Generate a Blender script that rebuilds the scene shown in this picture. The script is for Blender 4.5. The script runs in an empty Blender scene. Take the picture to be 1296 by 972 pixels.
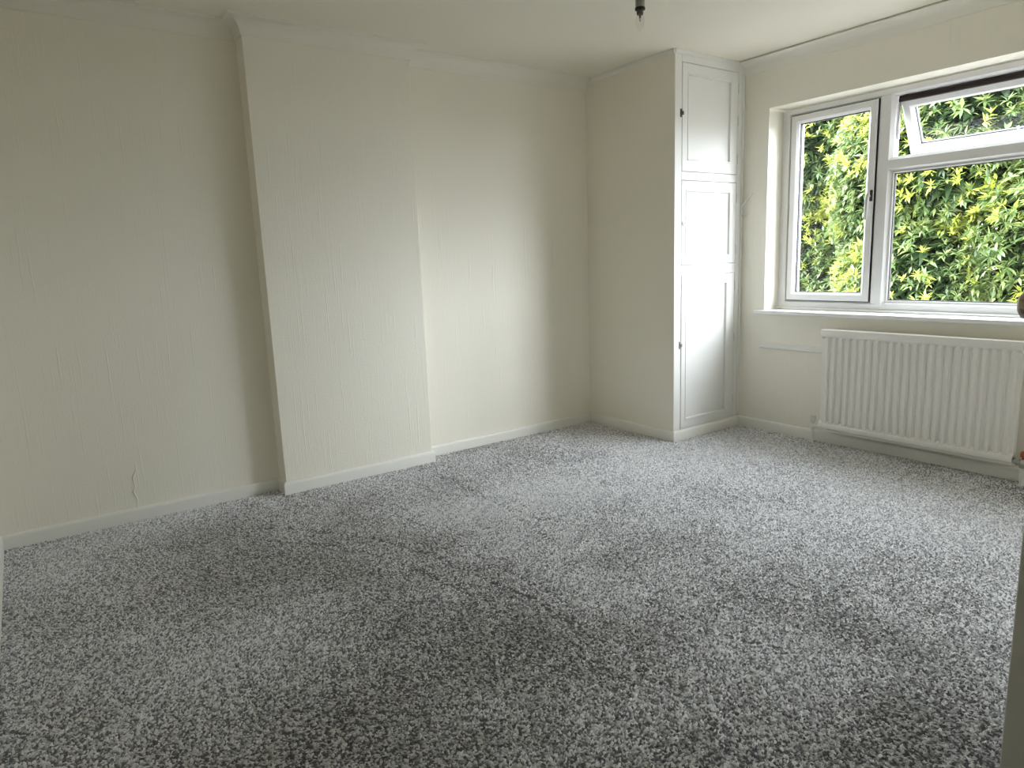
import bpy, bmesh, math, random
import numpy as np
from mathutils import Vector, Matrix

random.seed(7)
rng = np.random.default_rng(11)
PI = math.pi
scene = bpy.context.scene
COL = scene.collection

# ---------------------------------------------------------------- camera
cam_d = bpy.data.cameras.new('camera')
cam = bpy.data.objects.new('camera', cam_d)
COL.objects.link(cam)
R_ = Matrix(((0.81213355, -0.58228725, -0.03715713),
             (0.13278879, 0.12244173, 0.98355232),
             (-0.56816039, -0.80370989, 0.17676025)))      # rows: right, up, back
M_ = R_.transposed().to_4x4()
M_.translation = (-3.3563, -3.7438, 1.1992)
cam.matrix_world = M_
cam_d.sensor_width = 36.0
cam_d.lens = 868.85 / 1296 * 36.0
cam_d.clip_start = 0.02
cam_d.clip_end = 200
scene.camera = cam

# ---------------------------------------------------------------- sky, sun, exposure
world = bpy.data.worlds.new('overcast_sky')
scene.world = world
world.use_nodes = True
bg = world.node_tree.nodes['Background']
bg.inputs['Color'].default_value = (0.885, 0.95, 1.03, 1)
bg.inputs['Strength'].default_value = 8.3

sun_d = bpy.data.lights.new('sun', 'SUN')
sun_d.energy = 4.2
sun_d.angle = math.radians(44)      # hazy sun glowing through thin cloud
sun_d.color = (0.93, 0.97, 1.03)
sun = bpy.data.objects.new('sun', sun_d)
COL.objects.link(sun)
sun.location = (14, -10, 12)
sun.rotation_euler = Vector((0.47, -0.74, 0.32)).to_track_quat('Z', 'Y').to_euler()

# sky portal in the window opening: guides sampling, emits nothing itself
por_d = bpy.data.lights.new('window_portal', 'AREA')
por_d.shape = 'RECTANGLE'
por_d.size = 2.0
por_d.size_y = 1.30
por_d.cycles.is_portal = True
por = bpy.data.objects.new('window_portal', por_d)
COL.objects.link(por)
por.location = (0.965, -1.967, 1.45)
por.rotation_euler = (0, PI / 2, 0)     # -Z looks to -x
por.rotation_euler = Vector((1, 0, 0)).to_track_quat('Z', 'Y').to_euler()

vs = scene.view_settings
scene.display_settings.display_device = 'sRGB'
vs.view_transform = 'Standard'
vs.look = 'None'
vs.gamma = 1.0
vs.use_curve_mapping = False
vs.exposure = 0.80
scene.cycles.max_bounces = 14
scene.cycles.diffuse_bounces = 8
scene.cycles.transparent_max_bounces = 16
scene.cycles.caustics_refractive = False

# ---------------------------------------------------------------- materials
def mat(name, color, rough=0.6, metal=0.0, spec=0.5):
    m = bpy.data.materials.new(name)
    m.use_nodes = True
    p = m.node_tree.nodes['Principled BSDF']
    p.inputs['Base Color'].default_value = (*color, 1)
    p.inputs['Roughness'].default_value = rough
    p.inputs['Metallic'].default_value = metal
    p.inputs['Specular IOR Level'].default_value = spec
    return m

def nd(m, kind, **kw):
    n = m.node_tree.nodes.new(kind)
    for k, v in kw.items():
        setattr(n, k, v)
    return n

def lk(m, a, b):
    m.node_tree.links.new(a, b)

def math_node(m, op, a, b=None, clamp=False):
    n = nd(m, 'ShaderNodeMath', operation=op, use_clamp=clamp)
    for i, v in enumerate((a, b)):
        if v is None:
            continue
        if isinstance(v, (int, float)):
            n.inputs[i].default_value = v
        else:
            lk(m, v, n.inputs[i])
    return n.outputs[0]

def grain_paint(name, color, rough, bump, scale, spec=0.5):
    """plain paint with slight brush grain and faint tone variation"""
    m = mat(name, color, rough, spec=spec)
    p = m.node_tree.nodes['Principled BSDF']
    g = nd(m, 'ShaderNodeNewGeometry')
    n = nd(m, 'ShaderNodeTexNoise')
    n.inputs['Scale'].default_value = scale
    n.inputs['Detail'].default_value = 4
    lk(m, g.outputs['Position'], n.inputs['Vector'])
    b = nd(m, 'ShaderNodeBump')
    b.inputs['Strength'].default_value = bump
    b.inputs['Distance'].default_value = 0.002
    lk(m, n.outputs['Fac'], b.inputs['Height'])
    lk(m, b.outputs['Normal'], p.inputs['Normal'])
    n2 = nd(m, 'ShaderNodeTexNoise')
    n2.inputs['Scale'].default_value = 1.7
    n2.inputs['Detail'].default_value = 3
    lk(m, g.outputs['Position'], n2.inputs['Vector'])
    mx = nd(m, 'ShaderNodeMix', data_type='RGBA')
    mx.inputs['A'].default_value = (color[0] * .96, color[1] * .955, color[2] * .94, 1)
    mx.inputs['B'].default_value = (*color, 1)
    lk(m, n2.outputs['Fac'], mx.inputs['Factor'])
    lk(m, mx.outputs['Result'], p.inputs['Base Color'])
    return m

def wallpaper_mat():
    """painted embossed paper: stipple with sparse vertical raised threads"""
    c = (0.885, 0.848, 0.75)
    m = mat('painted_embossed_paper', c, 0.62, spec=0.3)
    p = m.node_tree.nodes['Principled BSDF']
    g = nd(m, 'ShaderNodeNewGeometry')
    s = nd(m, 'ShaderNodeSeparateXYZ')
    lk(m, g.outputs['Position'], s.inputs[0])
    h = math_node(m, 'ADD', s.outputs['X'], s.outputs['Y'])
    def streak(hs, zs, off, lo, hi):
        cx = nd(m, 'ShaderNodeCombineXYZ')
        lk(m, math_node(m, 'MULTIPLY', h, hs), cx.inputs[0])
        lk(m, math_node(m, 'MULTIPLY', s.outputs['Z'], zs), cx.inputs[1])
        cx.inputs[2].default_value = off
        n = nd(m, 'ShaderNodeTexNoise')
        n.inputs['Scale'].default_value = 1.0
        n.inputs['Detail'].default_value = 1.5
        lk(m, cx.outputs[0], n.inputs['Vector'])
        r = nd(m, 'ShaderNodeMapRange')
        r.inputs['From Min'].default_value = lo
        r.inputs['From Max'].default_value = hi
        lk(m, n.outputs['Fac'], r.inputs['Value'])
        return r.outputs['Result']
    a = streak(150, 3.0, 0.0, 0.60, 0.74)
    b2 = streak(85, 2.0, 7.3, 0.66, 0.76)
    f = nd(m, 'ShaderNodeTexNoise')
    f.inputs['Scale'].default_value = 190
    f.inputs['Detail'].default_value = 2
    lk(m, g.outputs['Position'], f.inputs['Vector'])
    f2 = nd(m, 'ShaderNodeTexNoise')
    f2.inputs['Scale'].default_value = 3.0
    lk(m, g.outputs['Position'], f2.inputs['Vector'])
    t = math_node(m, 'ADD', math_node(m, 'MULTIPLY', a, 0.5), math_node(m, 'MULTIPLY', b2, 0.65))
    t = math_node(m, 'ADD', t, math_node(m, 'MULTIPLY', f.outputs['Fac'], 0.75))
    t = math_node(m, 'ADD', t, math_node(m, 'MULTIPLY', f2.outputs['Fac'], 1.6))
    b = nd(m, 'ShaderNodeBump')
    b.inputs['Strength'].default_value = 0.55
    b.inputs['Distance'].default_value = 0.0035
    lk(m, t, b.inputs['Height'])
    lk(m, b.outputs['Normal'], p.inputs['Normal'])
    return m

def carpet_base_mat():
    m = mat('carpet_backing', (0.15, 0.147, 0.15), 0.95, spec=0.1)
    return m

def attr_color_mat(name, attr, rough, spec):
    m = mat(name, (1, 1, 1), rough, spec=spec)
    p = m.node_tree.nodes['Principled BSDF']
    a = nd(m, 'ShaderNodeAttribute', attribute_name=attr)
    lk(m, a.outputs['Color'], p.inputs['Base Color'])
    return m

def leaf_mat():
    m = bpy.data.materials.new('glossy_leaf')
    m.use_nodes = True
    p = m.node_tree.nodes['Principled BSDF']
    out = m.node_tree.nodes['Material Output']
    a = nd(m, 'ShaderNodeAttribute', attribute_name='tint')
    lk(m, a.outputs['Color'], p.inputs['Base Color'])
    p.inputs['Roughness'].default_value = 0.22
    p.inputs['Specular IOR Level'].default_value = 0.8
    tr = nd(m, 'ShaderNodeBsdfTranslucent')
    hs = nd(m, 'ShaderNodeHueSaturation')
    hs.inputs['Hue'].default_value = 0.485
    hs.inputs['Saturation'].default_value = 1.05
    hs.inputs['Value'].default_value = 1.3
    lk(m, a.outputs['Color'], hs.inputs['Color'])
    lk(m, hs.outputs['Color'], tr.inputs['Color'])
    mx = nd(m, 'ShaderNodeMixShader')
    mx.inputs[0].default_value = 0.4
    lk(m, p.outputs[0], mx.inputs[1])
    lk(m, tr.outputs[0], mx.inputs[2])
    lk(m, mx.outputs[0], out.inputs['Surface'])
    return m

def glass_mat(name, tint=(1, 1, 1)):
    m = bpy.data.materials.new(name)
    m.use_nodes = True
    nt = m.node_tree
    nt.nodes.remove(nt.nodes['Principled BSDF'])
    out = nt.nodes['Material Output']
    t = nd(m, 'ShaderNodeBsdfTransparent')
    t.inputs[0].default_value = (*tint, 1)
    g = nd(m, 'ShaderNodeBsdfGlossy')
    g.inputs['Roughness'].default_value = 0.02
    fr = nd(m, 'ShaderNodeFresnel')
    fr.inputs['IOR'].default_value = 1.5
    mx = nd(m, 'ShaderNodeMixShader')
    geo = nd(m, 'ShaderNodeNewGeometry')      # reflect on entry only: the straight-through ray is never totally reflected on exit
    front = math_node(m, 'SUBTRACT', 1.0, geo.outputs['Backfacing'])
    lk(m, math_node(m, 'MULTIPLY', fr.outputs[0], front), mx.inputs[0])
    lk(m, t.outputs[0], mx.inputs[1])
    lk(m, g.outputs[0], mx.inputs[2])
    lk(m, mx.outputs[0], out.inputs['Surface'])
    return m

PAPER = wallpaper_mat()
PLASTER = grain_paint('matt_wall_paint', (0.885, 0.848, 0.75), 0.7, 0.15, 120, 0.3)
CEIL = grain_paint('ceiling_paint', (0.89, 0.845, 0.75), 0.8, 0.12, 90, 0.2)
COVE = grain_paint('cornice_paint', (0.87, 0.84, 0.765), 0.65, 0.1, 60, 0.3)
TRIMW = grain_paint('satin_trim_paint', (0.84, 0.83, 0.79), 0.38, 0.12, 45)
GLOSS = grain_paint('gloss_cupboard_paint', (0.80, 0.795, 0.775), 0.42, 0.10, 30, 0.2)
UPVC = mat('white_plastic_frame', (0.80, 0.79, 0.79), 0.32)
SILLW = mat('gloss_sill_white', (0.86, 0.86, 0.85), 0.25)
RADW = grain_paint('radiator_enamel', (0.88, 0.86, 0.825), 0.32, 0.03, 60)
BLACK = mat('black_rubber_and_gap_shade', (0.012, 0.011, 0.011), 0.6)  # rubber seals, and black pieces standing in for shade in gaps
BROWN = mat('dark_brown_plastic', (0.022, 0.012, 0.010), 0.45)
STEEL = mat('brushed_steel', (0.55, 0.54, 0.51), 0.3, 1.0)
DARKMETAL = mat('dull_dark_metal', (0.16, 0.15, 0.14), 0.45, 0.8)
SATIN = mat('satin_grey_handle', (0.50, 0.48, 0.46), 0.35)
KNOB = mat('polished_bronze_knob', (0.46, 0.36, 0.29), 0.12, 1.0)
COPPER = mat('red_brown_copper', (0.36, 0.11, 0.06), 0.4, 0.6)
WHITEPL = mat('white_moulded_plastic', (0.82, 0.81, 0.78), 0.35)
OLDPL = mat('greyed_plastic_holder', (0.36, 0.345, 0.30), 0.5)
GLASS = glass_mat('window_glass', (0.97, 0.985, 0.98))
BULBG = glass_mat('bulb_glass', (0.97, 0.97, 0.96))
DOORW = grain_paint('door_paint', (0.72, 0.71, 0.67), 0.4, 0.1, 30)
BARK = grain_paint('bark', (0.09, 0.07, 0.05), 0.9, 0.9, 40, 0.1)
GRASS = grain_paint('paved_yard', (0.22, 0.20, 0.18), 0.95, 0.1, 3, 0.1)
BRICKX = grain_paint('outer_render', (0.5, 0.45, 0.4), 0.9, 0.4, 40, 0.2)
LEAF = leaf_mat()
PILE = attr_color_mat('twist_pile_yarn', 'tint', 0.95, 0.08)
PILE.node_tree.nodes['Principled BSDF'].inputs['Sheen Weight'].default_value = 1.0
PILE.node_tree.nodes['Principled BSDF'].inputs['Sheen Roughness'].default_value = 0.45
PBASE = carpet_base_mat()

# ---------------------------------------------------------------- mesh helpers
def link(name, bm, m, parent=None, smooth=False):
    me = bpy.data.meshes.new(name)
    bmesh.ops.recalc_face_normals(bm, faces=bm.faces)
    bm.to_mesh(me)
    bm.free()
    if smooth:
        for p in me.polygons:
            p.use_smooth = True
    me.materials.append(m)
    o = bpy.data.objects.new(name, me)
    COL.objects.link(o)
    if parent:
        o.parent = parent
        o.matrix_parent_inverse = parent.matrix_world.inverted()
    return o

def soft(o, ang=35):
    o.data.polygons.foreach_set('use_smooth', [True] * len(o.data.polygons))
    bm = bmesh.new(); bm.from_mesh(o.data)
    for e in bm.edges:
        if len(e.link_faces) == 2 and e.calc_face_angle(0) > math.radians(ang):
            e.smooth = False
    bm.to_mesh(o.data); bm.free()
    return o

def box(bm, x0, x1, y0, y1, z0, z1, bev=0.0, seg=1):
    t = bmesh.new()
    r = bmesh.ops.create_cube(t, size=1)
    for v in t.verts:
        v.co = Vector(((x0 + x1) / 2 + v.co.x * (x1 - x0), (y0 + y1) / 2 + v.co.y * (y1 - y0), (z0 + z1) / 2 + v.co.z * (z1 - z0)))
    if bev > 0:
        bmesh.ops.bevel(t, geom=t.edges[:], offset=bev, segments=seg, affect='EDGES', profile=0.5)
    merge(bm, t)

def merge(bm, t, M=None):
    if M is not None:
        bmesh.ops.transform(t, matrix=M, verts=t.verts[:])
    vm = {}
    for v in t.verts:
        vm[v] = bm.verts.new(v.co)
    for f in t.faces:
        try:
            bm.faces.new([vm[v] for v in f.verts])
        except ValueError:
            pass
    t.free()

def lathe(bm, prof, c=(0, 0, 0), axis=(0, 0, 1), n=20):
    """prof: list of (radius, height) along axis"""
    q = Vector((0, 0, 1)).rotation_difference(Vector(axis))
    rings = []
    for r, h in prof:
        if r < 1e-6:
            rings.append([bm.verts.new(Vector(c) + q @ Vector((0, 0, h)))])
        else:
            rings.append([bm.verts.new(Vector(c) + q @ Vector((r * math.cos(2 * PI * i / n), r * math.sin(2 * PI * i / n), h))) for i in range(n)])
    for a, b in zip(rings, rings[1:]):
        for i in range(n):
            j = (i + 1) % n
            if len(a) == 1 and len(b) == 1:
                continue
            if len(a) == 1:
                bm.faces.new((a[0], b[i], b[j]))
            elif len(b) == 1:
                bm.faces.new((a[i], a[j], b[0]))
            else:
                bm.faces.new((a[i], a[j], b[j], b[i]))
    for rr in (rings[0], rings[-1]):
        if len(rr) > 2:
            bm.faces.new(rr)

def tube(bm, pts, rad, n=10):
    """tube along points, rad a number or a list"""
    pts = [Vector(p) for p in pts]
    rads = rad if isinstance(rad, (list, tuple)) else [rad] * len(pts)
    prev = None
    rings = []
    up = Vector((0.3, 0.9, 0.31)).normalized()
    for i, p in enumerate(pts):
        d = (pts[min(i + 1, len(pts) - 1)] - pts[max(i - 1, 0)]).normalized()
        a = d.cross(up)
        if a.length < 1e-3:
            a = d.cross(Vector((1, 0, 0)))
        a.normalize()
        b = d.cross(a)
        rings.append([bm.verts.new(p + rads[i] * (math.cos(2 * PI * k / n) * a + math.sin(2 * PI * k / n) * b)) for k in range(n)])
    for a, b in zip(rings, rings[1:]):
        for k in range(n):
            j = (k + 1) % n
            bm.faces.new((a[k], a[j], b[j], b[k]))
    bm.faces.new(rings[0]); bm.faces.new(rings[-1])

def sweep(bm, prof, path, caps=True):
    """profile [(offset into the room, z)] swept along a plan polyline, room on the right-hand side"""
    P = [Vector((x, y)) for x, y in path]
    rows = []
    for i, p in enumerate(P):
        ns = []
        if i > 0:
            d = (P[i] - P[i - 1]).normalized(); ns.append(Vector((d.y, -d.x)))
        if i < len(P) - 1:
            d = (P[i + 1] - P[i]).normalized(); ns.append(Vector((d.y, -d.x)))
        if len(ns) == 2:
            m = ns[0] + ns[1]
            m = m / (1 + ns[0].dot(ns[1]))
        else:
            m = ns[0]
        rows.append([bm.verts.new((p.x + m.x * o, p.y + m.y * o, z)) for o, z in prof])
    k = len(prof)
    for a, b in zip(rows, rows[1:]):
        for i in range(k):
            j = (i + 1) % k
            bm.faces.new((a[i], a[j], b[j], b[i]))
    if caps:
        bm.faces.new(rows[0]); bm.faces.new(rows[-1])

def ring_frame(bm, y0, y1, z0, z1, w, x0, x1, ch=0.0):
    """picture-frame of four mitred members in the y-z plane, room side at x0; ch chamfers the inner room edge"""
    def ringv(o, x):
        return [bm.verts.new((x, a, b)) for a, b in ((y0 - o, z0 + o), (y1 + o, z0 + o), (y1 + o, z1 - o), (y0 - o, z1 - o))]
    # y0 is the larger y (left in view), y1 the smaller
    if ch > 0:
        seq = [ringv(0, x1), ringv(0, x0 + ch * .4), ringv(ch * .4, x0), ringv(w - ch, x0), ringv(w, x0 + ch), ringv(w, x1)]
    else:
        seq = [ringv(0, x1), ringv(0, x0), ringv(w, x0), ringv(w, x1)]
    for i in range(len(seq)):
        a, b = seq[i], seq[(i + 1) % len(seq)]
        for k in range(4):
            j = (k + 1) % 4
            bm.faces.new((a[k], a[j], b[j], b[k]))

def empty(name, loc, label=None, cat=None, group=None, kind=None):
    o = bpy.data.objects.new(name, None)
    COL.objects.link(o)
    o.location = loc
    o.empty_display_size = 0.1
    bpy.context.view_layer.update()
    tag(o, label, cat, group, kind)
    return o

def tag(o, label=None, cat=None, group=None, kind=None):
    if label: o['label'] = label
    if cat: o['category'] = cat
    if group: o['group'] = group
    if kind: o['kind'] = kind
    return o

def part(name, m, parent, build, smooth=None, label=None):
    bm = bmesh.new()
    build(bm)
    o = link(name, bm, m, parent)
    if smooth:
        soft(o, smooth)
    if label:
        o['label'] = label
    return o

# ---------------------------------------------------------------- dimensions (metres)
H = 2.40
XW = 0.671            # window wall
YC = 0.799            # depth of the cupboard
XL = 3.570            # near-left wall
CHX0, CHX1, CHD = -2.310, -1.409, 0.112   # chimney breast
YF = -3.36            # wall beside the door
YR = -4.60            # hall end behind the camera
WY0, WY1, WZ0, WZ1 = -0.985, -2.950, 0.8125, 2.088   # window opening
FX = 0.822            # room face of the window frame
WT = 0.93             # outer face of the window wall

def structure(name, m, build, label, smooth=None):
    o = part(name, m, None, build, smooth)
    tag(o, label, None, None, 'structure')
    return o

# ---------------------------------------------------------------- room shell
floor = structure('floor', PBASE, lambda bm: box(bm, -XL - .15, XW + .25, YR - .12, .15, -0.12, -0.004),
                  'speckled grey twist-pile fitted carpet across the room')
structure('ceiling', CEIL, lambda bm: box(bm, -XL - .15, WT, YR - .12, .15, H, H + .16),
          'plain off-white painted ceiling')
wall_left = structure('wall_left', PAPER, lambda bm: box(bm, -XL - .15, XW + .25, 0.0, 0.15, -0.004, H),
                      'long white embossed-paper wall with a shallow chimney breast')
part('lifted_seam', PAPER, wall_left, lambda bm: tube(bm, [(-2.994, .0005, .30), (-2.996, -.0005, .253), (-3.014, -.001, .217), (-3.009, 0, .171), (-3.019, -.001, .149), (-3.007, 0, .105), (-3.011, .0005, .065)], [.001, .003, .0045, .003, .0045, .003, .002], 8), 60, 'crinkled lifted paper seam')
part('chimney_breast', PAPER, wall_left, lambda bm: box(bm, CHX0, CHX1, -CHD, 0.02, -0.004, H, 0.002))
structure('wall_back', PLASTER, lambda bm: box(bm, -XL - .15, -XL, YR - .12, 0.0, -0.004, H),
          'white wall seen edge-on at the left of the photo')
def wr(bm):
    box(bm, XW, WT, WY0, 0.0, -0.004, H)
    box(bm, XW, WT, YR - .12, WY1, -0.004, H)
    box(bm, XW, WT, WY1, WY0, -0.004, WZ0)
    box(bm, XW, WT, WY1, WY0, WZ1, H)
structure('wall_right', PAPER, wr, 'white embossed-paper wall with the window and the radiator')
structure('wall_front', PLASTER, lambda bm: box(bm, -1.10, XW, YF - .12, YF, -0.004, H),
          'white wall beside the open door, just outside the picture')
structure('wall_hall', PLASTER, lambda bm: box(bm, -XL, XW, YR - .12, YR, -0.004, H),
          'white wall behind the doorway')

SK = [(0, -0.004), (0.014, -0.004), (0.014, 0.050), (0.0125, 0.057), (0.009, 0.062), (0.004, 0.0650), (0, 0.0650)]
structure('baseboard_left', TRIMW, lambda bm: sweep(bm, SK, [(-XL, 0), (CHX0, 0), (CHX0, -CHD), (CHX1, -CHD), (CHX1, 0), (0, 0)]),
          'low white skirting along the chimney wall', 40)
structure('baseboard_right', TRIMW, lambda bm: sweep(bm, SK, [(XW, -YC), (XW, YF)]),
          'low white skirting under the radiator', 40)
structure('baseboard_back', TRIMW, lambda bm: sweep(bm, SK, [(-XL, -2.7), (-XL, 0)]),
          'low white skirting on the near-left wall', 40)

def cove(pw, ph, groove=0):
    p = [(0, H + .001), (0, H - ph), (0.006, H - ph), (0.009, H - ph + .006)]
    for i in range(1, 8):
        a = PI / 2 * i / 8
        p.append((pw - .004 - (pw - .014) * math.cos(a), H - .012 - (ph - .022) * (1 - math.sin(a))))
    p += ([(pw - .002, H - .012), (pw, H - .007), (pw - .014, H - .007), (pw - .014, H + .001)] if groove else [(pw - .002, H - .011), (pw, H - .009), (pw, H + .001)])
    return p
structure('trim_1', COVE, lambda bm: sweep(bm, cove(.073, .082), [(-XL, 0), (CHX0, 0), (CHX0, -CHD), (CHX1, -CHD), (CHX1, 0), (0, 0)]),
          'coved cornice stepping round the chimney breast', 30)
structure('trim_2', COVE, lambda bm: sweep(bm, cove(.073, .082, 1), [(XW, -YC), (XW, YF)]),
          'coved cornice above the window wall', 30)
structure('trim_3', TRIMW, lambda bm: box(bm, XW - .011, XW + .01, -3.2, -0.963, .561, .594, .003),
          'thin painted wooden rail on the window wall, running behind the radiator')

# ---------------------------------------------------------------- built-in cupboard
cup = empty('built_in_cupboard', (0.33, -0.4, 0), 'tall white painted built-in corner cupboard with three panelled doors', 'cupboard')
part('side_panel', PLASTER, cup, lambda bm: box(bm, -0.0006, 0.02, -YC + .0004, -0.001, 0, H - .001))
def fframe(bm):
    y0, y1 = -YC, -YC + .022
    box(bm, .001, .062, y0, y1, 0, H - .001, .0015)
    box(bm, .603, XW - .001, y0, y1, 0, H - .001, .0015)
    for a, b in ((0.0, .069), (1.066, 1.128), (1.650, 1.700), (2.334, H - .001)):
        box(bm, .062, .603, y0, y1, a, b, .0015)
part('face_frame', GLOSS, cup, fframe)
part('gap_shade_sheet', BLACK, cup, lambda bm: box(bm, .03, XW - .002, -YC + .032, -YC + .036, .01, H - .01))  # added black sheet standing in for the shade in the door gaps
part('corner_strip', GLOSS, cup, lambda bm: box(bm, .645, XW - .001, -YC - .006, -YC + .001, .066, H - .07, .002))
part('plinth', TRIMW, cup, lambda bm: sweep(bm, SK, [(0, -.015), (0, -YC), (XW - .016, -YC)]), 40)
part('top_strip', TRIMW, cup, lambda bm: sweep(bm, [(0, H - .001), (0, H - .030), (.006, H - .030), (.010, H - .022), (.013, H - .010), (.013, H - .001)], [(0, -.075), (0, -YC)]), 40)
part('head_strip', GLOSS, cup, lambda bm: sweep(bm, [(0, H - .001), (0, H - .026), (.004, H - .026), (.006, H - .018), (.007, H - .001)], [(0, -YC), (XW - .075, -YC)]), 40)

def cup_door(x0, x1, z0, z1, px0, px1, pz0, pz1, proud):
    yf = -YC - proud
    def slab(bm):
        g = .0025
        a = (x0 + g, x1 - g, z0 + g, z1 - g)
        def rr(x0_, x1_, z0_, z1_, y):
            return [bm.verts.new((x, y, z)) for x, z in ((x0_, z0_), (x1_, z0_), (x1_, z1_), (x0_, z1_))]
        mo = .016
        seq = [rr(*a, -YC + .026), rr(*a, yf + .002), rr(a[0] + .002, a[1] - .002, a[2] + .002, a[3] - .002, yf),
               rr(px0 - mo, px1 + mo, pz0 - mo, pz1 + mo, yf), rr(px0 - mo + .003, px1 + mo - .003, pz0 - mo + .003, pz1 + mo - .003, yf - .003),
               rr(px0 - .004, px1 + .004, pz0 - .004, pz1 + .004, yf - .001), rr(px0, px1, pz0, pz1, yf + .012)]
        for s, t in zip(seq, seq[1:]):
            for k in range(4):
                j = (k + 1) % 4
                bm.faces.new((s[k], s[j], t[j], t[k]))
        bm.faces.new(seq[0])
    d = part('door', GLOSS, cup, slab)
    part('panel', GLOSS, d, lambda bm: box(bm, px0 - .003, px1 + .003, yf + .0118, yf + .016, pz0 - .003, pz1 + .003))
    return d
d1 = cup_door(.062, .603, 1.700, 2.334, .128, .524, 1.783, 2.264, .001)
d2 = cup_door(.062, .603, 1.128, 1.650, .115, .533, 1.190, 1.580, .001)
d3 = cup_door(.062, .592, .069, 1.066, .118, .510, .138, .998, .004)
part('filler_strip', GLOSS, cup, lambda bm: box(bm, .593, .603, -YC + .003, -YC + .022, .07, 1.065))
def catch(z, x=.058):
    def f(bm):
        box(bm, x - .010, x + .004, -YC - .006, -YC + .001, z - .024, z + .024, .0015)
        box(bm, x - .004, x + .012, -YC - .013, -YC - .004, z - .011, z + .011, .002)
    return f
part('latch', DARKMETAL, d1, catch(2.04, .056), label='small dull metal catch on the top door')
part('latch', STEEL, d3, catch(.625, .056), label='small metal catch on the bottom door')
def hinge(z):
    def f(bm):
        tube(bm, [(.606, -YC - .003, z - .03), (.606, -YC - .003, z + .03)], .004, 8)
        box(bm, .607, .622, -YC - .0022, -YC + .001, z - .028, z + .028)
    return f
for dd, zz in ((d1, (1.80, 2.04, 2.24)), (d2, (1.22, 1.551)), (d3, (.20, .625, .98))):
    for z in zz:
        part('hinge', GLOSS, dd, hinge(z), 40)
esc = part('lock_plate', GLOSS, d2, lambda bm: lathe(bm, [(.017, 0), (.017, .003), (.013, .006), (.005, .006), (.004, .001), (0, .001)], (.084, -YC - .001, 1.389), (0, -1, 0), 20), 40)
part('keyhole', BLACK, esc, lambda bm: lathe(bm, [(.0042, 0), (.0042, .0035)], (.084, -YC - .003, 1.389), (0, -1, 0), 12), label='black plug for the shade in the round keyhole')  # black plug fills the hole, its shade put in as colour

# coat hook on the right stile of the cupboard
hk = empty('coat_hook', (.655, -YC - .006, 1.48), 'small white two-pronged coat hook screwed to the right edge of the cupboard front', 'hook')
part('back_plate', WHITEPL, hk, lambda bm: box(bm, .646, .664, -YC - .0115, -YC - .006, 1.43, 1.535, .002))
part('upper_prong', WHITEPL, hk, lambda bm: tube(bm, [(.655, -YC - .010, 1.505), (.655, -YC - .025, 1.520), (.655, -YC - .05, 1.548), (.655, -YC - .074, 1.575), (.655, -YC - .080, 1.582)], [.007, .006, .006, .0075, .005], 10), 60)
part('lower_prong', WHITEPL, hk, lambda bm: tube(bm, [(.655, -YC - .010, 1.446), (.655, -YC - .024, 1.442), (.655, -YC - .04, 1.446), (.655, -YC - .047, 1.453)], [.007, .006, .006, .006], 10), 60)

# ---------------------------------------------------------------- window
win = empty('window_1', (FX, (WY0 + WY1) / 2, WZ0), 'white plastic double-glazed window with a side casement and an open top vent', None, None, 'structure')
FO = FX + .068
Z0, Z1 = .825, 2.078
MY0, MY1 = -1.600, -1.690
TZ0, TZ1 = 1.623, 1.704
yL, yR = WY0, WY1
def bar_h(y0, y1, z0, z1, c=.010):     # horizontal member with chamfered room edges
    return lambda bm: box(bm, FX, FO, min(y0, y1), max(y0, y1), z0, z1, c)
def mitred(bm, which):
    """one mitred member of the outer frame: chamfered inner edge"""
    w = dict(l=.064, r=.064, t=.040, b=.048)
    yo = (yL, yR); zo = (Z0, Z1)
    yi = (yL - w['l'], yR + w['r']); zi = (Z0 + w['b'], Z1 - w['t'])
    c = .012
    def pt(y, z, x): return bm.verts.new((x, y, z))
    O = dict(bl=(yo[0], zo[0]), br=(yo[1], zo[0]), tr=(yo[1], zo[1]), tl=(yo[0], zo[1]))
    I = dict(bl=(yi[0], zi[0]), br=(yi[1], zi[0]), tr=(yi[1], zi[1]), tl=(yi[0], zi[1]))
    s = dict(bl=(1, -1), br=(-1, -1), tr=(-1, 1), tl=(1, 1))
    a, b = dict(l=('bl', 'tl'), r=('br', 'tr'), t=('tl', 'tr'), b=('bl', 'br'))[which]
    def sec(k):
        oy, oz = O[k]; iy, iz = I[k]; sy, sz = s[k]
        return [pt(oy, oz, FO), pt(oy, oz, FX), pt(iy + sy * c, iz + sz * c, FX), pt(iy, iz, FX + c), pt(iy, iz, FO)]
    A, Bq = sec(a), sec(b)
    for i in range(5):
        j = (i + 1) % 5
        bm.faces.new((A[i], A[j], Bq[j], Bq[i]))
    bm.faces.new(A); bm.faces.new(Bq)
for k in 'lrtb':
    part('frame_member', UPVC, win, lambda bm, k=k: mitred(bm, k))
def mull(bm):
    # upright with shallow V-shaped ends like a welded joint
    prof = [(MY0, FO), (MY0, FX + .012), (MY0 - .012, FX - .001), (MY1 + .020, FX - .001), (MY1, FX + .016), (MY1, FO)]
    lo = [bm.verts.new((x, y, Z0 + .048 - (0 if x > FX + .02 else .030 * (1 - abs(y + 1.645) / .045)))) for y, x in prof]
    hi = [bm.verts.new((x, y, Z1 - .040 + (0 if x > FX + .02 else .026 * (1 - abs(y + 1.645) / .045)))) for y, x in prof]
    for i in range(len(prof)):
        j = (i + 1) % len(prof)
        bm.faces.new((lo[i], lo[j], hi[j], hi[i]))
    bm.faces.new(lo); bm.faces.new(hi)
part('mullion', UPVC, win, mull)
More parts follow.
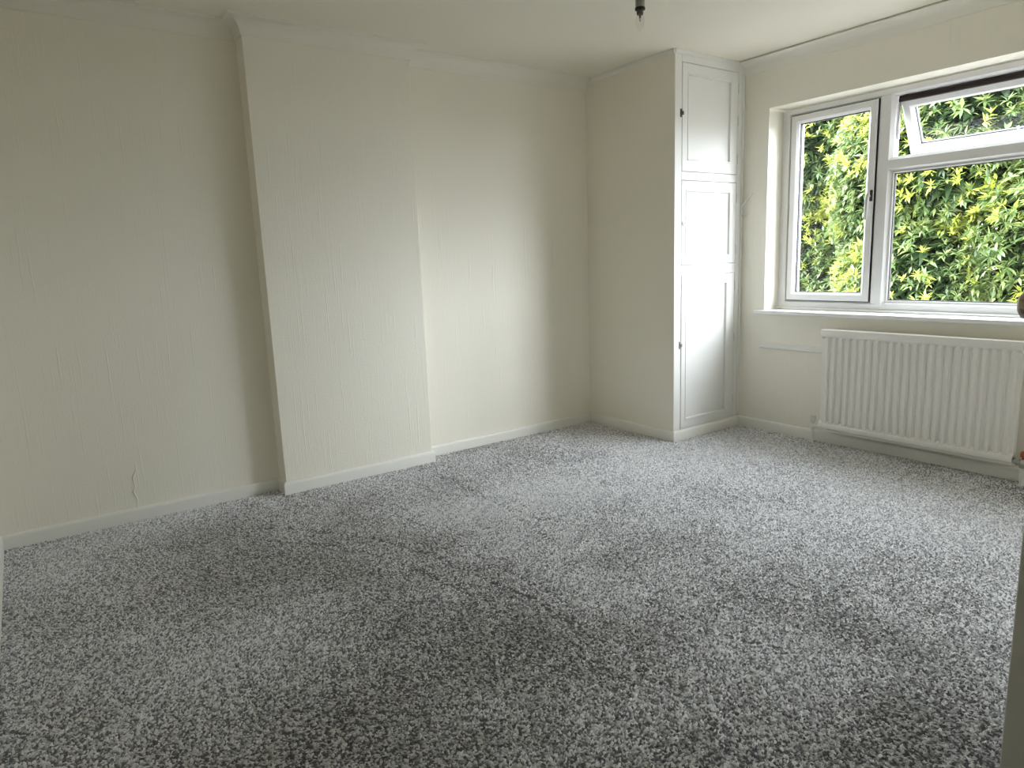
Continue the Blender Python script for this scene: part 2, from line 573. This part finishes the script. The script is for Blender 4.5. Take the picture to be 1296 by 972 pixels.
def trans(bm):
    prof = [(TZ0, FO), (TZ0, FX + .022), (TZ0 + .016, FX - .0015), (TZ1 - .018, FX - .0015), (TZ1, FX + .016), (TZ1, FO)]
    a = [bm.verts.new((x, MY1 + (.0 if x > FX + .01 else .025), z)) for z, x in prof]
    b = [bm.verts.new((x, yR + .064, z)) for z, x in prof]
    for i in range(len(prof)):
        j = (i + 1) % len(prof)
        bm.faces.new((a[i], a[j], b[j], b[i]))
    bm.faces.new(a); bm.faces.new(b)
part('transom', UPVC, win, trans)
# side casement, closed
cas = part('casement', UPVC, win, lambda bm: ring_frame(bm, -1.052, -1.598, .875, 2.036, .050, FX - .012, FO - .01, .014))
part('gasket', BLACK, cas, lambda bm: ring_frame(bm, -1.0480, -1.6010, .871, 2.039, .010, FX - .0015, FX + .03))
part('glazing_gasket', BLACK, cas, lambda bm: ring_frame(bm, -1.100, -1.550, .923, 1.988, .006, FX + .014, FX + .034), label='dark seal round the casement glass')
part('pane', GLASS, cas, lambda bm: box(bm, FX + .018, FX + .024, -1.551, -1.099, .922, 1.989))
hd = part('casement_handle', SATIN, cas, lambda bm: [tube(bm, [(FX - .034, -1.580, 1.508), (FX - .040, -1.578, 1.470), (FX - .040, -1.576, 1.42), (FX - .036, -1.574, 1.375), (FX - .033, -1.573, 1.362)], [.010, .012, .010, .009, .006], 10), tube(bm, [(FX - .010, -1.582, 1.495), (FX - .036, -1.580, 1.495)], .009, 10)], 50, 'slim metal handle hanging down')
part('handle_base', BROWN, hd, lambda bm: box(bm, FX - .022, FX - .011, -1.598, -1.582, 1.465, 1.53, .003), label='dark handle base')
# lower fixed light
fx = part('glazing_bead', UPVC, win, lambda bm: ring_frame(bm, MY1, yR + .064, Z0 + .048, TZ0, .012, FX + .014, FX + .04, .005))
part('glazing_gasket', BLACK, fx, lambda bm: ring_frame(bm, MY1 - .011, yR + .075, Z0 + .059, TZ0 - .011, .005, FX + .020, FX + .036), label='dark seal round the large pane')
part('pane', GLASS, fx, lambda bm: box(bm, FX + .024, FX + .030, yR + .070, MY1 - .010, Z0 + .058, TZ0 - .010))
# top vent, hung from its top edge and pushed outwards
va = math.radians(28.5)
VM = Matrix.Translation((FX + .030, 0, 2.012)) @ Matrix.Rotation(-va, 4, 'Y')
VL = .338
def vent_part(name, m, parent, build, label=None, smooth=None):
    bm = bmesh.new(); build(bm)
    bmesh.ops.transform(bm, matrix=VM, verts=bm.verts[:])
    o = link(name, bm, m, parent)
    if smooth: soft(o, smooth)
    if label: o['label'] = label
    return o
vy0, vy1 = MY1 - .014, yR + .078
vent = vent_part('vent_sash', UPVC, win, lambda bm: ring_frame(bm, vy0, vy1, -VL, -.004, .056, 0, .056, .016), 'white top vent sash pushed open outwards')
vent_part('glazing_gasket', BLACK, vent, lambda bm: ring_frame(bm, vy0 - .055, vy1 + .055, -VL + .055, -.059, .005, .026, .042))
vent_part('pane', GLASS, vent, lambda bm: box(bm, .030, .036, vy1 + .054, vy0 - .054, -VL + .054, -.058))
part('head_seal', BROWN, vent, lambda bm: [box(bm, FX + .018, FX + .050, vy1 - .004, vy0 + .004, 2.000, 2.018, .002), box(bm, FX + .023, FX + .060, vy1 - .004, vy0 + .004, 2.019, 2.034, .002)], label='dark brown seal strip along the top of the vent')
part('head_mount', BLACK, vent, lambda bm: [box(bm, FX + .035, FX + .055, y - .010, y + .010, 2.028, 2.040) for y in (vy0 - .03, vy1 + .03)])
for y, sgn in ((vy0 + .005, 1), (vy1 - .005, -1)):
    part('stay', STEEL, vent, lambda bm, y=y: [box(bm, FX + .030, FX + .046, y - .004, y + .004, 1.80, 2.03, .001), tube(bm, [(FX + .038, y, 1.83), (FX + .10, y - .0005, 1.868)], .003, 6)])
vh = vent_part('vent_handle', WHITEPL, vent, lambda bm: [box(bm, -.010, .001, -2.305, -2.255, -VL + .010, -VL + .034, .003), tube(bm, [(-.012, -2.28, -VL + .022), (-.030, -2.272, -VL + .030), (-.034, -2.262, -VL + .060), (-.030, -2.258, -VL + .095)], [.008, .008, .007, .006], 10)], 'white lever handle on the bottom rail', 50)
# sill
part('window_sill', SILLW, win, lambda bm: [box(bm, .636, XW + .002, -3.010, -.926, .790, WZ0 + .0005, .004, 2), box(bm, XW, FX + .01, WY1 + .001, WY0 - .001, .790, WZ0 + .0005), box(bm, FX - .022, FX + .02, WY1 + .001, WY0 - .001, WZ0, .827, .004)])

# ---------------------------------------------------------------- radiator
RX, RB = .581, .624
RY0, RY1, RZ0, RZ1 = -1.451, -2.484, .101, .720
rad = empty('radiator', (.62, (RY0 + RY1) / 2, 0), 'white ribbed panel radiator on the wall under the window', 'radiator')
NR = 24
def rad_panel(bm):
    pitch = (RY0 - RY1 - .024) / NR
    prof = []
    for i in range(NR):
        y = RY0 - .012 - i * pitch
        for f, d in ((0.0, 1), (.13, 1), (.30, 0), (.36, 0), (.64, 0), (.70, 0), (.87, 1)):
            prof.append((y - f * pitch, d))
    prof.append((RY1 + .012, 1))
    prof = [(RY0, 1)] + prof + [(RY1, 1)]
    zs = [(RZ0 + .006, 0), (RZ0 + .040, 0), (RZ0 + .052, 1), (RZ1 - .058, 1), (RZ1 - .046, 0), (RZ1 - .010, 0)]
    dep = .014
    # d = 1 : valley (set back); 0 : rib crest
    rows = []
    for z, on in zs:
        rows.append([bm.verts.new((RX + (dep * d if on else .002), y, z)) for y, d in prof])
    for a, b in zip(rows, rows[1:]):
        for i in range(len(prof) - 1):
            bm.faces.new((a[i], a[i + 1], b[i + 1], b[i]))
    # closed back
    bk = [bm.verts.new((RB, y, z)) for y, z in ((RY0, RZ0 + .006), (RY1, RZ0 + .006), (RY1, RZ1 - .01), (RY0, RZ1 - .01))]
    bm.faces.new(bk)
    bm.faces.new(rows[0] + [bk[1], bk[0]])
    bm.faces.new(rows[-1] + [bk[2], bk[3]])
    bm.faces.new([r[0] for r in rows] + [bk[3], bk[0]])
    bm.faces.new([r[-1] for r in rows] + [bk[2], bk[1]])
part('ribbed_panel', RADW, rad, rad_panel)
part('bottom_rail', RADW, rad, lambda bm: box(bm, RX - .003, RB, RY1, RY0, RZ0 + .008, RZ0 + .040, .005, 2), 40)
part('seam', RADW, rad, lambda bm: box(bm, RX + .004, RB - .006, RY1 + .002, RY0 - .002, RZ0 - .006, RZ0 + .003, .002))
part('top_cap', RADW, rad, lambda bm: box(bm, RX - .006, RB + .008, RY1 - .004, RY0 + .004, RZ1 - .045, RZ1, .005, 2), 40)
part('end_shade_block', BLACK, rad, lambda bm: box(bm, RX + .012, RB - .004, RY1 - .0052, RY1 - .003, RZ1 - .034, RZ1 - .014), label='black block for the shade in the open end of the top cap')  # no real opening: solid black block stands in for its shade
for y in (RY0 - .16, RY1 + .16):
    part('wall_bracket', RADW, rad, lambda bm, y=y: box(bm, RB - .002, XW, y - .02, y + .02, .20, .545))
vx = .602
vl = part('valve', WHITEPL, rad, lambda bm: [lathe(bm, [(.013, .083), (.015, .088), (.015, .112), (.011, .118), (.009, .128)], (vx, RY0 + .046, 0), n=14), tube(bm, [(vx, RY0 + .046, .104), (vx, RY0 - .004, .116)], .011, 12), lathe(bm, [(.016, 0), (.016, .012)], (vx, RY0 + .020, .110), (0, 1, 0), 6)], 40, 'white capped valve at the left end')
part('valve_cap', WHITEPL, vl, lambda bm: lathe(bm, [(.011, .126), (.013, .130), (.018, .168), (.0185, .171), (.0, .172)], (vx, RY0 + .046, 0), n=16), 50)
part('pipe', WHITEPL, vl, lambda bm: tube(bm, [(vx, RY0 + .046, -.003), (vx, RY0 + .046, .085)], .0085, 12), 60)
vr = part('valve', STEEL, rad, lambda bm: [lathe(bm, [(.012, .086), (.016, .092), (.016, .122), (.012, .130)], (vx, RY1 - .042, 0), n=14), tube(bm, [(vx, RY1 - .042, .108), (vx, RY1 + .004, .116)], .011, 12), lathe(bm, [(.017, 0), (.017, .013)], (vx, RY1 - .024, .112), (0, 1, 0), 6)], 40, 'bare metal valve at the right end')
part('valve_spindle', COPPER, vr, lambda bm: lathe(bm, [(.007, .128), (.007, .140), (.015, .146), (.015, .164), (.010, .172), (0, .173)], (vx, RY1 - .042, 0), n=12), 40, 'red-brown valve spindle head')
part('pipe', WHITEPL, vr, lambda bm: tube(bm, [(vx, RY1 - .042, -.003), (vx, RY1 - .042, .088)], .011, 12), 60)

# ---------------------------------------------------------------- pendant light
px, py = -1.298, -1.764
pen = empty('pendant_light', (px, py, H), 'bare clear candle bulb hanging on a cord from the ceiling', 'light')
part('ceiling_rose', WHITEPL, pen, lambda bm: lathe(bm, [(.05, 0), (.05, -.012), (.03, -.026), (.008, -.032), (0, -.032)], (px, py, H), n=28), 40)
part('cord', WHITEPL, pen, lambda bm: tube(bm, [(px, py, H - .03), (px, py, 2.195)], .0032, 8), 60)
hold = part('lamp_holder', OLDPL, pen, lambda bm: lathe(bm, [(.004, .205), (.010, .200), (.0165, .182), (.0175, .15), (.0175, .123)], (px, py, 2.0), n=24), 50)
part('shade_ring', BLACK, hold, lambda bm: lathe(bm, [(.0175, .123), (.0192, .121), (.0192, .115), (.0165, .113)], (px, py, 2.0), n=24), 40, 'dark ring at the mouth of the holder')
bulb = part('bulb', BULBG, pen, lambda bm: lathe(bm, [(.0115, .098), (.0145, .090), (.0168, .080), (.0166, .072), (.0145, .060), (.0105, .050), (.005, .042), (.0012, .0375), (0, .037)], (px, py, 2.0), n=24), 60, 'clear glass candle bulb')
part('bulb_cap', DARKMETAL, bulb, lambda bm: lathe(bm, [(.011, .116), (.0125, .110), (.0125, .101), (.0115, .097)], (px, py, 2.0), n=20), 40)
part('filament', DARKMETAL, bulb, lambda bm: [tube(bm, [(px - .003, py, 2.099), (px - .004, py, 2.082), (px - .001, py, 2.074)], .0008, 5), tube(bm, [(px + .003, py, 2.099), (px + .004, py, 2.082), (px + .001, py, 2.074)], .0008, 5), tube(bm, [(px, py, 2.099), (px, py, 2.086)], .0022, 6)])

# ---------------------------------------------------------------- door at the right edge
dx0, dx1 = -1.922, -1.160
dy0, dy1 = -3.352, -3.312
door = empty('door_1', (dx1, (dy0 + dy1) / 2, 0), 'pale painted door seen edge-on at the right of the photo', None, None, 'structure')
part('door_leaf', DOORW, door, lambda bm: box(bm, dx0, dx1, dy0, dy1, 0.012, 2.02, .002))
def knob(s, y):
    k = part('door_handle', KNOB, door, lambda bm: lathe(bm, [(.026, 0), (.026, .004), (.011, .007), (.010, .022), (.018, .028), (.026, .036), (.0275, .043), (.025, .051), (.018, .056), (0, .058)], (dx0 + .062, y, 1.085), (0, s, 0), 28), 50, 'round polished metal knob')
knob(1, dy1)
knob(-1, dy0)
part('door_frame', DOORW, door, lambda bm: [box(bm, -1.157, -1.101, YF - .12, YF + .02, 0, 2.06, .002)])

# ---------------------------------------------------------------- carpet pile
def carpet():
    pitch = .0064
    xs = np.arange(-XL + .003, XW - .004, pitch)
    ys = np.arange(-3.62, -.004, pitch)
    X, Y = np.meshgrid(xs, ys)
    X = X.ravel(); Y = Y.ravel()
    X = X + rng.uniform(-.0028, .0028, X.size); Y = Y + rng.uniform(-.0028, .0028, Y.size)
    ok = np.ones(X.size, bool)
    ok &= ~((X > -.020) & (Y > -YC - .018))
    ok &= ~((X > CHX0 - .017) & (X < CHX1 + .017) & (Y > -CHD - .017))
    ok &= (Y < -.015) & (X < XW - .015) & (X > -XL + .015)
    ok &= ~((X > -1.17) & (Y < YF + .02))
    X, Y = X[ok], Y[ok]; n = X.size
    def smooth_noise(sc, seed):
        r = np.random.default_rng(seed)
        g = r.uniform(-1, 1, (64, 64))
        u = (X + 5) / sc; v = (Y + 6) / sc
        i = np.floor(u).astype(int); j = np.floor(v).astype(int)
        fu = u - i; fv = v - j
        fu = fu * fu * (3 - 2 * fu); fv = fv * fv * (3 - 2 * fv)
        G = lambda a, b: g[a % 64, b % 64]
        return (G(i, j) * (1 - fu) + G(i + 1, j) * fu) * (1 - fv) + (G(i, j + 1) * (1 - fu) + G(i + 1, j + 1) * fu) * fv
    # brushed patches: pile leaning one way or another
    pa = smooth_noise(.55, 1) + .5 * smooth_noise(.23, 2) + .3 * smooth_noise(.1, 3)
    # trodden arcs left by something dragged through the doorway
    trod = np.zeros(n)
    def track(pts, w, dpt):
        P = np.array(pts)
        wob = .004 * smooth_noise(.12, 21)
        for a, b in zip(P[:-1], P[1:]):
            ab = b - a
            t = np.clip(((X - a[0]) * ab[0] + (Y - a[1]) * ab[1]) / (ab @ ab), 0, 1)
            d = np.hypot(X - a[0] - t * ab[0], Y - a[1] - t * ab[1]) + abs(wob)
            np.maximum(trod, dpt * np.exp(-(d / w) ** 2), out=trod)
    track([(-2.66, -.45), (-2.48, -.6), (-2.32, -.81), (-2.2, -1.01), (-2.1, -1.29), (-2.06, -1.51), (-2.03, -1.73), (-1.99, -1.91), (-2.0, -2.18)], .013, .95)
    track([(-2.61, -.68), (-2.36, -.97), (-2.24, -1.24), (-2.19, -1.48), (-2.15, -1.73)], .013, .8)
    track([(-1.99, -.78), (-1.95, -1.19), (-1.94, -1.52), (-1.92, -1.79), (-1.92, -2.01)], .014, .7)
    track([(-1.5, -.38), (-1.52, -.76), (-1.52, -1.05), (-1.64, -1.58)], .03, .5)
    track([(-1.54, -.8), (-1.45, -1.02), (-1.5, -1.35)], .05, .45)
    track([(-1.69, -2.17), (-1.69, -2.44), (-1.61, -2.67)], .03, .5)
    track([(-2.28, -2.13), (-2.21, -2.27), (-2.11, -2.38)], .03, .45)
    track([(-2.82, -.2), (-2.65, -.28), (-2.51, -.47)], .03, .45)
    # parted pile shows the dark backing along the tracks
    keep = rng.random(n) > trod * .72 + .12 * np.clip(smooth_noise(.42, 31) + .6 * smooth_noise(.17, 32) - .15, 0, 1)
    X, Y, pa, trod = X[keep], Y[keep], pa[keep], trod[keep]
    n = X.size
    hgt = (.0046 + rng.uniform(-.0018, .0018, n)) * (1 - .6 * trod)
    lean = .004 * np.clip(pa, -1.2, 1.2)
    ax = X + lean * .8 + rng.normal(0, .0026, n)
    ay = Y + lean * .5 + rng.normal(0, .0026, n)
    rad_ = .0062 + rng.uniform(-.001, .0015, n)
    th = rng.uniform(0, 2 * PI, n)
    V = np.zeros((n, 4, 3), np.float32)
    for k in range(3):
        V[:, k, 0] = X + rad_ * np.cos(th + k * 2 * PI / 3)
        V[:, k, 1] = Y + rad_ * np.sin(th + k * 2 * PI / 3)
        V[:, k, 2] = -.0042
    V[:, 3, 0] = ax; V[:, 3, 1] = ay; V[:, 3, 2] = hgt - .003
    F = np.array([[0, 1, 3], [1, 2, 3], [2, 0, 3]])
    idx = (np.arange(n)[:, None, None] * 4 + F[None]).astype(np.int32).reshape(-1)
    me = bpy.data.meshes.new('carpet_pile')
    me.vertices.add(n * 4); me.vertices.foreach_set('co', V.reshape(-1))
    nf = n * 3
    me.loops.add(nf * 3); me.loops.foreach_set('vertex_index', idx)
    me.polygons.add(nf)
    me.polygons.foreach_set('loop_start', np.arange(0, nf * 3, 3, dtype=np.int32))
    me.polygons.foreach_set('loop_total', np.full(nf, 3, np.int32))
    me.polygons.foreach_set('use_smooth', np.ones(nf, bool))
    u = rng.random(n)
    c = np.where(u[:, None] < .34, np.array([[.20, .195, .207]]), np.where(u[:, None] < .62, np.array([[.59, .58, .605]]), np.array([[.95, .94, .965]])))
    c = c * rng.uniform(.8, 1.2, (n, 1))
    col = np.ones((n, 4, 4), np.float32)
    col[:, :, :3] = c[:, None, :]
    me.update()
    at = me.attributes.new('tint', 'FLOAT_COLOR', 'POINT')
    at.data.foreach_set('color', col.reshape(-1))
    me.validate()
    me.materials.append(PILE)
    o = bpy.data.objects.new('carpet_pile', me)
    COL.objects.link(o)
    o.parent = floor
    o['kind'] = 'stuff'
carpet()

# ---------------------------------------------------------------- outside
structure('ground', GRASS, lambda bm: box(bm, -40, 90, -80, 80, -3.0, -2.75), 'paved yard below the upstairs window')

LEAF_T = np.array([0, .30, .62, 1.0])
LEAF_W = np.array([.10, 1.0, .86, 0])
def leaf_shape(L, W, curl, fold):
    """12-triangle lance-shaped leaf, base at the origin, pointing +x, up +z"""
    v = []
    for t, w in zip((0.0, .22, .5, .78), (.08, .80, 1.0, .66)):
        z = -curl * L * t * t
        for s in (-1, 0, 1):
            v.append((L * t, s * w * W / 2, z + abs(s) * fold * w * W / 2))
    v.append((L, 0, -curl * L))
    f = []
    for r in range(3):
        for k in range(2):
            a = r * 3 + k
            f += [(a, a + 3, a + 4), (a, a + 4, a + 1)]
    f += [(9, 12, 10), (10, 12, 11)]
    return np.array(v), np.array(f, np.int32)
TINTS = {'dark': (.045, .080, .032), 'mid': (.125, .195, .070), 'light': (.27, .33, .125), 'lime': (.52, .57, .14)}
SHAPES = [leaf_shape(1, .30, .16, .35), leaf_shape(1, .33, .30, .25), leaf_shape(1, .26, .05, .5)]
leaf_meshes = {}
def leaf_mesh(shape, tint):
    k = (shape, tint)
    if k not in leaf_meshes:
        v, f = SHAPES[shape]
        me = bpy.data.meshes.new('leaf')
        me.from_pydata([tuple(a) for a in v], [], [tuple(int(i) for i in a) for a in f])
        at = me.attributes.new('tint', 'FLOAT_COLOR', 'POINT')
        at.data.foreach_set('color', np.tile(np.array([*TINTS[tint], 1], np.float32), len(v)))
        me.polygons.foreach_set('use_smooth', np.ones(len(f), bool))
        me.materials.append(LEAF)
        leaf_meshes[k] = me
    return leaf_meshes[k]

def leaf_far(L, W, curl, fold):
    """four-triangle version for the leaves that are too many to single out"""
    v = [(0, 0, 0), (L * .42, -W / 2, -curl * .18 + fold * W / 2), (L * .46, 0, -curl * .2), (L * .42, W / 2, -curl * .18 + fold * W / 2), (L, 0, -curl * L)]
    return np.array(v), np.array([(0, 1, 2), (0, 2, 3), (1, 4, 2), (2, 4, 3)], np.int32)
FAR = [leaf_far(1, .30, .16, .35), leaf_far(1, .34, .30, .25), leaf_far(1, .26, .05, .5)]

def frame_from(d, roll):
    d = d / np.linalg.norm(d)
    up = np.array([0, 0, 1.0])
    s = np.cross(up, d)
    if np.linalg.norm(s) < 1e-3: s = np.array([0, 1.0, 0])
    s /= np.linalg.norm(s)
    u = np.cross(d, s)
    c, q = math.cos(roll), math.sin(roll)
    return np.stack([d, c * s + q * u, -q * s + c * u], 1)

def tree(name, label, base, blobs, n_ros, n_core, n_single, lime_p, eye):
    """blobs: (centre, radii). Rosettes of leaves on blob skins; the nearest leaves are parts, the rest one mesh"""
    root = empty(name, base, label, 'tree', 'trees beyond the window')
    def wood(bm):
        b = Vector(base)
        top = b.lerp(Vector(blobs[0][0]), .7)
        mid = b.lerp(top, .5) + Vector((.12, -.08, 0))
        tube(bm, [b - Vector((0, 0, .05)), b + Vector((.03, .02, .8)), mid, top], [.12, .09, .06, .02], 10)
        for c, r in blobs[1:]:
            s = b.lerp(top, random.uniform(.25, .6)) + Vector((.03, .02, 0))
            e = s.lerp(Vector(c), .6)
            tube(bm, [s, s.lerp(e, .5) + Vector((0, 0, .15)), e], [.035, .025, .012], 7)
    part('trunk', BARK, root, wood, 60)
    wts = np.array([r[0] * r[1] + r[1] * r[2] + r[0] * r[2] for c, r in blobs], float); wts /= wts.sum()
    leaves = []
    e = np.array(eye)
    for i in range(n_ros + n_core):
        core = i >= n_ros
        bi = rng.choice(len(blobs), p=wts)
        c, r = np.array(blobs[bi][0]), np.array(blobs[bi][1])
        d = rng.normal(size=3); d /= np.linalg.norm(d)
        # most of the growth on the lit, window-facing side
        if d[0] > .35 and rng.random() < .75: d[0] = -d[0]
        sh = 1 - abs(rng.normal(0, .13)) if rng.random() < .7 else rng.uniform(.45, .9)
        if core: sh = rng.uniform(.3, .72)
        p = c + d * r * sh
        if p[2] < base[2] + .15: continue
        # skip those well inside another blob
        inside = 0
        for c2, r2 in blobs:
            q = np.linalg.norm((p - np.array(c2)) / np.array(r2))
            if q < .72: inside = 1
        if inside and not core and rng.random() < .6: continue
        out = d / r; out /= np.linalg.norm(out)
        ax = out * .8 + np.array([0, 0, .55]) + rng.normal(0, .28, 3); ax /= np.linalg.norm(ax)
        a = np.cross(ax, [0.2, 0.9, .1]); a /= np.linalg.norm(a); b = np.cross(ax, a)
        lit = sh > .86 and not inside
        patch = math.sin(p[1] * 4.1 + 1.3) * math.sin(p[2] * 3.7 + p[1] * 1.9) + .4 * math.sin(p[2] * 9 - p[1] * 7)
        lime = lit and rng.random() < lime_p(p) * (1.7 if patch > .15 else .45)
        k = rng.integers(8, 12)
        sz = rng.uniform(.85, 1.2) * (.28 if core else .100 if not lime else .092)
        ph0 = rng.uniform(0, 2 * PI)
        for j in range(k):
            ph = ph0 + j * 2.4
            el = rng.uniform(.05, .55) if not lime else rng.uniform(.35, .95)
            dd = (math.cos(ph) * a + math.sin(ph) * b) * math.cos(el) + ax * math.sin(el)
            t = 'lime' if lime else 'dark' if core else ('dark' if (not lit and rng.random() < .55) else ('mid' if rng.random() < .55 else 'light'))  # inner leaves get darker tints, the crown's shade put into their colour
            leaves.append((p + ax * rng.uniform(-.03, .02), frame_from(dd, rng.normal(0, .35)), sz * rng.uniform(.75, 1.2), t, rng.integers(0, 3)))
    # nearest to the eye and in the window's view go out as single leaves
    def score(l):
        p = l[0]
        v = p - e
        y_at = e[1] + v[1] * (FX - e[0]) / v[0]; z_at = e[2] + v[2] * (FX - e[0]) / v[0]
        vis = (WY1 + .3 < y_at < WY0 - .08) and (.9 < z_at < 2.03)
        return (0 if vis else 100) + np.linalg.norm(v) - (.3 if l[2] > .11 else 0)
    order = sorted(range(len(leaves)), key=lambda i: score(leaves[i]))
    single = set(order[:n_single])
    for i in order[:n_single]:
        p, F, s, t, sh = leaves[i]
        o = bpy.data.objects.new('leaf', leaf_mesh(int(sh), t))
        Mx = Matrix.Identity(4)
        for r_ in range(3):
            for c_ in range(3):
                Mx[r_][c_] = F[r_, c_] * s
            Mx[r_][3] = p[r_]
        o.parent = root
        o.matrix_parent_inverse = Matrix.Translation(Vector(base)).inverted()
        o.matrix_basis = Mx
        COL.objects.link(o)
    VV, FF, CC = [], [], []
    off = 0
    for i, (p, F, s, t, sh) in enumerate(leaves):
        if i in single: continue
        v, f = FAR[int(sh)]
        VV.append((v * s) @ F.T + p); FF.append(f + off); off += len(v)
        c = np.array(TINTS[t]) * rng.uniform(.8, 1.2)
        CC.append(np.tile(np.array([*c, 1]), (len(v), 1)))
    VV = np.concatenate(VV); FF = np.concatenate(FF); CC = np.concatenate(CC).astype(np.float32)
    me = bpy.data.meshes.new('foliage')
    me.vertices.add(len(VV)); me.vertices.foreach_set('co', VV.astype(np.float32).reshape(-1))
    nf = len(FF)
    me.loops.add(nf * 3); me.loops.foreach_set('vertex_index', FF.astype(np.int32).reshape(-1))
    me.polygons.add(nf)
    me.polygons.foreach_set('loop_start', np.arange(0, nf * 3, 3, dtype=np.int32))
    me.polygons.foreach_set('loop_total', np.full(nf, 3, np.int32))
    me.polygons.foreach_set('use_smooth', np.ones(nf, bool))
    me.update()
    at = me.attributes.new('tint', 'FLOAT_COLOR', 'POINT')
    at.data.foreach_set('color', CC.reshape(-1))
    me.validate()
    me.materials.append(LEAF)
    o = bpy.data.objects.new('foliage', me)
    COL.objects.link(o)
    o.parent = root
    o.matrix_parent_inverse = Matrix.Translation(Vector(base)).inverted()
    o['kind'] = 'stuff'
    return root

EYE = (-3.3563, -3.7438, 1.1992)
tree('evergreen_tree', 'nearest bushy glossy-leaved evergreen, filling most of the large pane', (5.6, -.8, -2.75),
     [((5.55, -.1, 2.3), (.85, 1.15, 1.25)), ((5.5, -1.4, 1.2), (.95, 1.15, 1.3)), ((5.4, .1, .5), (.85, 1.1, 1.2)), ((5.6, -.6, -.7), (.95, 1.8, 1.4)), ((5.6, -1.6, 2.3), (.85, 1.0, 1.2)), ((5.6, .55, 1.9), (.8, .8, 1.45))],
     9500, 3000, 300, lambda p: .30, EYE)
tree('evergreen_tree', 'yellow-green evergreen further back, seen through the side casement', (7.8, 3.2, -2.75),
     [((7.7, 2.9, 2.75), (.95, 1.3, 1.35)), ((7.6, 1.6, 2.4), (.9, 1.1, 1.6)), ((7.6, 3.4, 1.0), (.95, 1.3, 1.3)), ((7.6, 2.0, .3), (.95, 1.3, 1.3)), ((7.8, 4.4, 1.6), (.9, 1.1, 1.6)), ((7.8, 3.0, -1.0), (.95, 1.9, 1.4))],
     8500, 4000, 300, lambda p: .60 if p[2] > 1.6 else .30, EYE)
tree('evergreen_tree', 'darker evergreen behind the nearest one, showing only through its gaps', (7.8, -2.0, -2.75),
     [((7.7, -1.1, 2.3), (.9, 1.1, 1.3)), ((7.7, -2.5, 1.9), (.9, 1.2, 1.4)), ((7.6, -1.5, 0.6), (.95, 1.4, 1.4)), ((7.7, -3.1, 0.4), (.9, 1.3, 1.3))],
     2500, 2500, 40, lambda p: .15, EYE)
